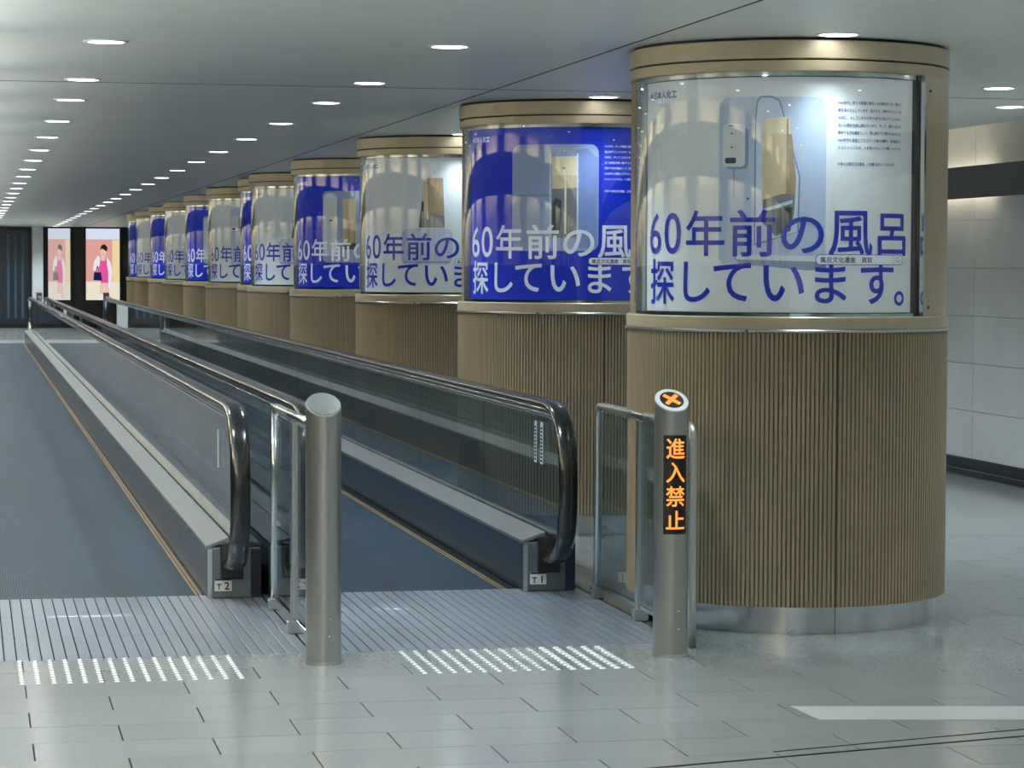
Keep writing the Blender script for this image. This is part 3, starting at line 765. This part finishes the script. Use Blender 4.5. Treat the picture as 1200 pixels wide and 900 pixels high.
def searchbox():
    a, _ = rs(-7.4, 0); b, _ = rs(30.8, 0); z0, z1 = 1.617, 1.663
    bm = bmesh.new(); place_poly(bm, rrect(a, b, z0, z1, .021)); curve_to_cyl(bm, RP+.0042); o1 = bm
    bm = bmesh.new(); place_poly(bm, rrect(a+.003, b-.003, z0+.003, z1-.003, .018)); curve_to_cyl(bm, RP+.0048); o2 = bm
    bm = bmesh.new(); place_text(bm, '風呂文化遺産', a+.02, z0+.012, .027, .0005, 2, 'LEFT', width=.165); place_text(bm, '買取', a+.215, z0+.012, .027, .0005, 2, 'LEFT', width=.055)
    place_poly(bm, [(b-.062, z0+.006), (b-.060, z0+.006), (b-.060, z1-.006), (b-.062, z1-.006)])
    for k in range(16):
        t0, t1 = 2*PI*k/16, 2*PI*(k+1)/16; cx, cz = b-.034, z0+.026
        place_poly(bm, [(cx+.009*math.cos(t0), cz+.009*math.sin(t0)), (cx+.011*math.cos(t0), cz+.011*math.sin(t0)), (cx+.011*math.cos(t1), cz+.011*math.sin(t1)), (cx+.009*math.cos(t1), cz+.009*math.sin(t1))])
    place_poly(bm, [(b-.027, z0+.019), (b-.025, z0+.021), (b-.016, z0+.012), (b-.018, z0+.010)])
    curve_to_cyl(bm, RP+.0054); return o1, o2, bm
def patches(items):
    """items: (list of (deg,z), ink material, level) bent onto the poster as one picture"""
    out = bmesh.new(); mats = []
    for pts, m, lev in items:
        if m not in mats: mats.append(m)
        b = bmesh.new(); place_poly(b, [rs(*p) for p in pts]); curve_to_cyl(b, RP+.0006+.0003*lev, .03); add_bm(out, b, mats.index(m))
    return finish(out, 'picture', mats)
def rr_deg(d0, d1, z0, z1, r):
    k = math.degrees(1/RP); return [(x*k, z) for x, z in rrect(math.radians(d0)*RP, math.radians(d1)*RP, z0, z1, r)]
def picture(kind):
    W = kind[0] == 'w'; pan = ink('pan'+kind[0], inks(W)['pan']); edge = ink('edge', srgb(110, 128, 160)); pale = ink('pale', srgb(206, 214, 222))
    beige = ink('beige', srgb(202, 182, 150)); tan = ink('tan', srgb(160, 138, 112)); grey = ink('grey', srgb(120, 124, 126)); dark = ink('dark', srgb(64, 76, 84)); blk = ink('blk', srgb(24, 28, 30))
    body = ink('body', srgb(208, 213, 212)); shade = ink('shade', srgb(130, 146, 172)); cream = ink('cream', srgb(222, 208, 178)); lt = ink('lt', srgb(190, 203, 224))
    if kind == 'wa':
        it = [(rr_deg(-44.3, -3.6, 1.61, 2.348, .05), pan, 1),
              ([(-37.9, 1.648), (-3.6, 1.645), (-3.2, 1.60), (-10, 1.592), (-36, 1.622)], shade, 2), ([(-37, 1.66), (-4, 1.655), (-4, 1.63), (-37, 1.64)], pale, 3),
              ([(-30.2, 1.70), (-30.2, 2.25), (-29.6, 2.33), (-28, 2.352), (-24, 2.352), (-21, 2.335), (-20, 2.30), (-13.2, 2.0), (-13.6, 1.76)], edge, 2),
              ([(-29.7, 1.71), (-29.7, 2.25), (-29.1, 2.325), (-27.8, 2.345), (-24, 2.345), (-21.4, 2.33), (-20.5, 2.30), (-13.8, 2.0), (-14.2, 1.76)], lt, 3),
              ([(-27.0, 1.80), (-27.2, 1.95), (-27.4, 2.20), (-26, 2.255), (-17.4, 2.26), (-16.3, 2.17), (-14.7, 1.99), (-15.4, 1.84), (-17, 1.762)], beige, 4),
              ([(-27.2, 2.10), (-27.4, 2.20), (-26, 2.255), (-17.4, 2.26), (-16.8, 2.20), (-16.6, 2.185), (-25, 2.19)], cream, 5),
              ([(-18.4, 1.80), (-18.4, 2.25), (-17.4, 2.26), (-16.3, 2.17), (-14.7, 1.99), (-15.4, 1.84), (-17, 1.762)], tan, 5),
              ([(-27.0, 1.80), (-27.0, 1.90), (-20, 1.925), (-15.1, 1.925), (-15.4, 1.84), (-17, 1.762), (-22, 1.74)], grey, 6),
              ([(-27.0, 1.86), (-16, 1.90), (-16, 1.885), (-27, 1.845)], lt, 7), ([(-22, 1.75), (-22, 1.86), (-16, 1.87), (-16.6, 1.765)], dark, 7),
              (rr_deg(-41.6, -32.6, 2.035, 2.215, .02), shade, 4), (rr_deg(-42.8, -33.9, 2.045, 2.232, .018), body, 5),
              (rr_deg(-41.8, -37.4, 2.06, 2.085, .008), dark, 6), ([(-40.6, 2.221), (-38.6, 2.222), (-38.4, 2.226), (-40.4, 2.227)], blk, 6),
              ([(-39.6, 2.188), (-38.8, 2.188), (-38.8, 2.194), (-39.6, 2.194)], blk, 6), ([(-39.6, 2.128), (-38.8, 2.128), (-38.8, 2.134), (-39.6, 2.134)], blk, 6),
              ([(-38.4, 1.905), (-38.0, 1.905), (-37.9, 2.045), (-38.4, 2.045)], shade, 5),
              ([(-33, 1.90), (-32.2, 1.90), (-32.2, 1.91), (-33, 1.91)], dark, 5)]
    elif kind == 'ba':
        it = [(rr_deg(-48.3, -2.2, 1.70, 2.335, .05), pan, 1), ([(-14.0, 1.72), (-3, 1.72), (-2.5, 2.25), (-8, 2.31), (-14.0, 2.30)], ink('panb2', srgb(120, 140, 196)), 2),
              ([(-27.2, 1.72), (-26.6, 1.72), (-26.6, 2.28), (-27.2, 2.28)], pale, 3), ([(-13.4, 1.72), (-12.6, 1.72), (-12.6, 2.28), (-13.4, 2.28)], pale, 3),
              ([(-26.0, 1.86), (-13.3, 1.86), (-13.3, 2.265), (-26.0, 2.262)], cream, 4), ([(-26.0, 2.07), (-13.3, 2.075), (-13.3, 2.15), (-26, 2.15)], beige, 5),
              ([(-26.0, 1.78), (-13.3, 1.78), (-13.3, 2.075), (-26.0, 2.07)], grey, 6), ([(-26, 1.80), (-22, 1.80), (-21, 2.0), (-24, 2.02), (-26, 1.98)], dark, 7),
              ([(-19.6, 1.80), (-18.6, 1.80), (-18.6, 2.14), (-19.6, 2.14)], cream, 8), ([(-48.4, 2.026), (-27, 2.028), (-27, 2.036), (-48.4, 2.034)], shade, 5),
              ([(-12.6, 2.028), (-2.4, 2.03), (-2.4, 2.038), (-12.6, 2.036)], shade, 5), ([(-20.8, 2.19), (-19, 2.19), (-19.3, 2.197), (-20.5, 2.197)], dark, 8)]
    elif kind == 'wb':
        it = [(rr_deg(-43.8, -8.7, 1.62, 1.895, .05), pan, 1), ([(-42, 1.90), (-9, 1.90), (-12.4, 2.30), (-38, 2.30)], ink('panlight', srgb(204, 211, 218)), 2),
              ([(-30.7, 1.90), (-13.6, 1.90), (-14.8, 2.278), (-27.3, 2.278)], tan, 3), ([(-29.6, 1.99), (-24, 1.96), (-25.5, 2.278), (-27.3, 2.278)], beige, 4),
              ([(-30.7, 1.90), (-13.6, 1.90), (-13.9, 1.99), (-29.8, 2.02)], grey, 4), ([(-30.7, 1.90), (-27, 1.90), (-27.5, 2.10), (-28.9, 2.10)], dark, 5),
              ([(-42, 1.632), (-10, 1.632), (-10, 1.645), (-42, 1.645)], shade, 3)]
    else:
        it = [(rr_deg(-47.2, -4, 1.64, 2.30, .05), pan, 1), (rr_deg(-46.2, -33.7, 1.70, 2.28, .06), pale, 3), (rr_deg(-43, -32.4, 1.72, 2.20, .05), shade, 2),
              (rr_deg(-42.5, -36.5, 1.98, 2.20, .02), body, 4), (rr_deg(-40.6, -37.8, 2.02, 2.035, .006), blk, 5),
              ([(-28.7, 1.80), (-18.2, 1.80), (-18.2, 2.228), (-28.7, 2.228)], beige, 3), ([(-28.7, 1.80), (-18.2, 1.80), (-18.2, 1.93), (-28.7, 1.96)], tan, 4), ([(-24, 2.0), (-18.2, 2.02), (-18.2, 2.228), (-24, 2.228)], cream, 4),
              ([(-28.7, 1.76), (-18.2, 1.76), (-18.2, 1.82), (-28.7, 1.82)], dark, 5)]
    return patches(it)
PIC = {k: picture(k) for k in ('wa', 'ba', 'wb', 'bb')}
def sheet(m):
    return me_of(arc_shell(RP-.003, RP, 1.408, 2.434, S0, S1, 60), 'poster', m)
TXT = {}
hb, pb, lb = headline(), paragraph(), logo(); sb1, sb2, sb3 = searchbox()
for k, white in (('w', True), ('b', False)):
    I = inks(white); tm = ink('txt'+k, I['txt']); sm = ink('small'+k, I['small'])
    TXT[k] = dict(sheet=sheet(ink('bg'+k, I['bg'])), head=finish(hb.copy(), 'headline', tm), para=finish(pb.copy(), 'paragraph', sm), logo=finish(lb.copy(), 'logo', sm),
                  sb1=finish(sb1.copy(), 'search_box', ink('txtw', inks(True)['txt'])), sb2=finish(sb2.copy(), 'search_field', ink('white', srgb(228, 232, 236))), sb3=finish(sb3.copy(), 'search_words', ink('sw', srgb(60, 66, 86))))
ORDC = ['nearest', 'second', 'third', 'fourth', 'fifth', 'sixth', 'seventh', 'eighth', 'ninth', 'tenth', 'eleventh', 'farthest']
KIND = ['wa', 'ba', 'wb', 'bb', 'wb', 'ba', 'wa', 'bb', 'wb', 'ba', 'wa', 'bb']
EXTRA = ['picture of a wall heater and doorway, right of the lit sign bollard', 'picture of a pale bath panel, behind the nearest column', 'picture of a tapering brown opening', 'picture of a pale shower unit, large lettering cut by the next column']
for i, y in enumerate(COLY):
    k = KIND[i]; wh = k[0] == 'w'
    lab = '%s ribbed beige column, %s poster' % (ORDC[i] if i in (0, 11) else ORDC[i]+' from the front', 'white' if wh else 'blue')
    if i < 4: lab += ' with '+EXTRA[i]
    lab = ' '.join(lab.split()[:16])
    e = empty('column', (3.70 + (.05 if i == 5 else 0), y, 0), lab, 'column', 'columns with poster cases')
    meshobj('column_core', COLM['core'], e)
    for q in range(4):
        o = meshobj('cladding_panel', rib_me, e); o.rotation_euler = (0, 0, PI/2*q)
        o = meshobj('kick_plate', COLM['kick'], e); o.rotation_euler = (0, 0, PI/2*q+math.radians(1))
    for nm, key in (('ledge_band', 'ledge'), ('ledge_lip', 'lip'), ('lower_cap_band', 'low'), ('upper_cap_band', 'cap'), ('shadow_ring', 'gap'), ('case_back_shell', 'shell'), ('case_edge_trim', 'trimr'), ('case_jamb', 'jamb'),
                    ('case_side_post', 'post'), ('case_glass', 'glass'), ('case_lining', 'inner'), ('case_sill', 'sill'), ('case_head', 'head')):
        meshobj(nm, COLM[key], e)
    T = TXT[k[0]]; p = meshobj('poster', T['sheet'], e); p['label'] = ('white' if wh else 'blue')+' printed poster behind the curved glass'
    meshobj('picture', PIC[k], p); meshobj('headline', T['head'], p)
    if i < 6:
        meshobj('paragraph', T['para'], p); meshobj('logo', T['logo'], p)
        meshobj('search_box', T['sb1'], p); meshobj('search_field', T['sb2'], p); meshobj('search_words', T['sb3'], p)
    if i < 3:
        for zz_ in (1.43, 2.39):
            bm = bmesh.new(); bmesh.ops.create_uvsphere(bm, u_segments=8, v_segments=5, radius=.007); a = math.radians(41.5)
            bmesh.ops.translate(bm, verts=bm.verts, vec=(.729*math.sin(a), -.729*math.cos(a), zz_)); meshobj('screw', finish(bm, 'screw', M['black']), e)

# distant stubs at the far end of the walkways
def far_fence(x, lab):
    e = empty('guard_fence', (x, 57.0, 0), lab, 'fence')
    rel(box('end_post', x-.06, x+.06, 56.9, 57.1, 0, 1.02, M['block']), e)
    for i in range(4): rel(box('post', x-.02, x+.02, 55.4+.35*i, 55.44+.35*i, 0, .9, M['steel']), e)
    rel(box('top_rail', x-.025, x+.025, 55.3, 56.9, .9, .94, M['steel']), e)
    rel(box('glass_pane', x-.004, x+.004, 55.44, 56.88, .08, .89, M['glass']), e)
far_fence(2.90, 'small distant guard fence at the far end of the walkway nearest the columns')
far_fence(1.47, 'small distant guard fence at the far end between the two walkways')
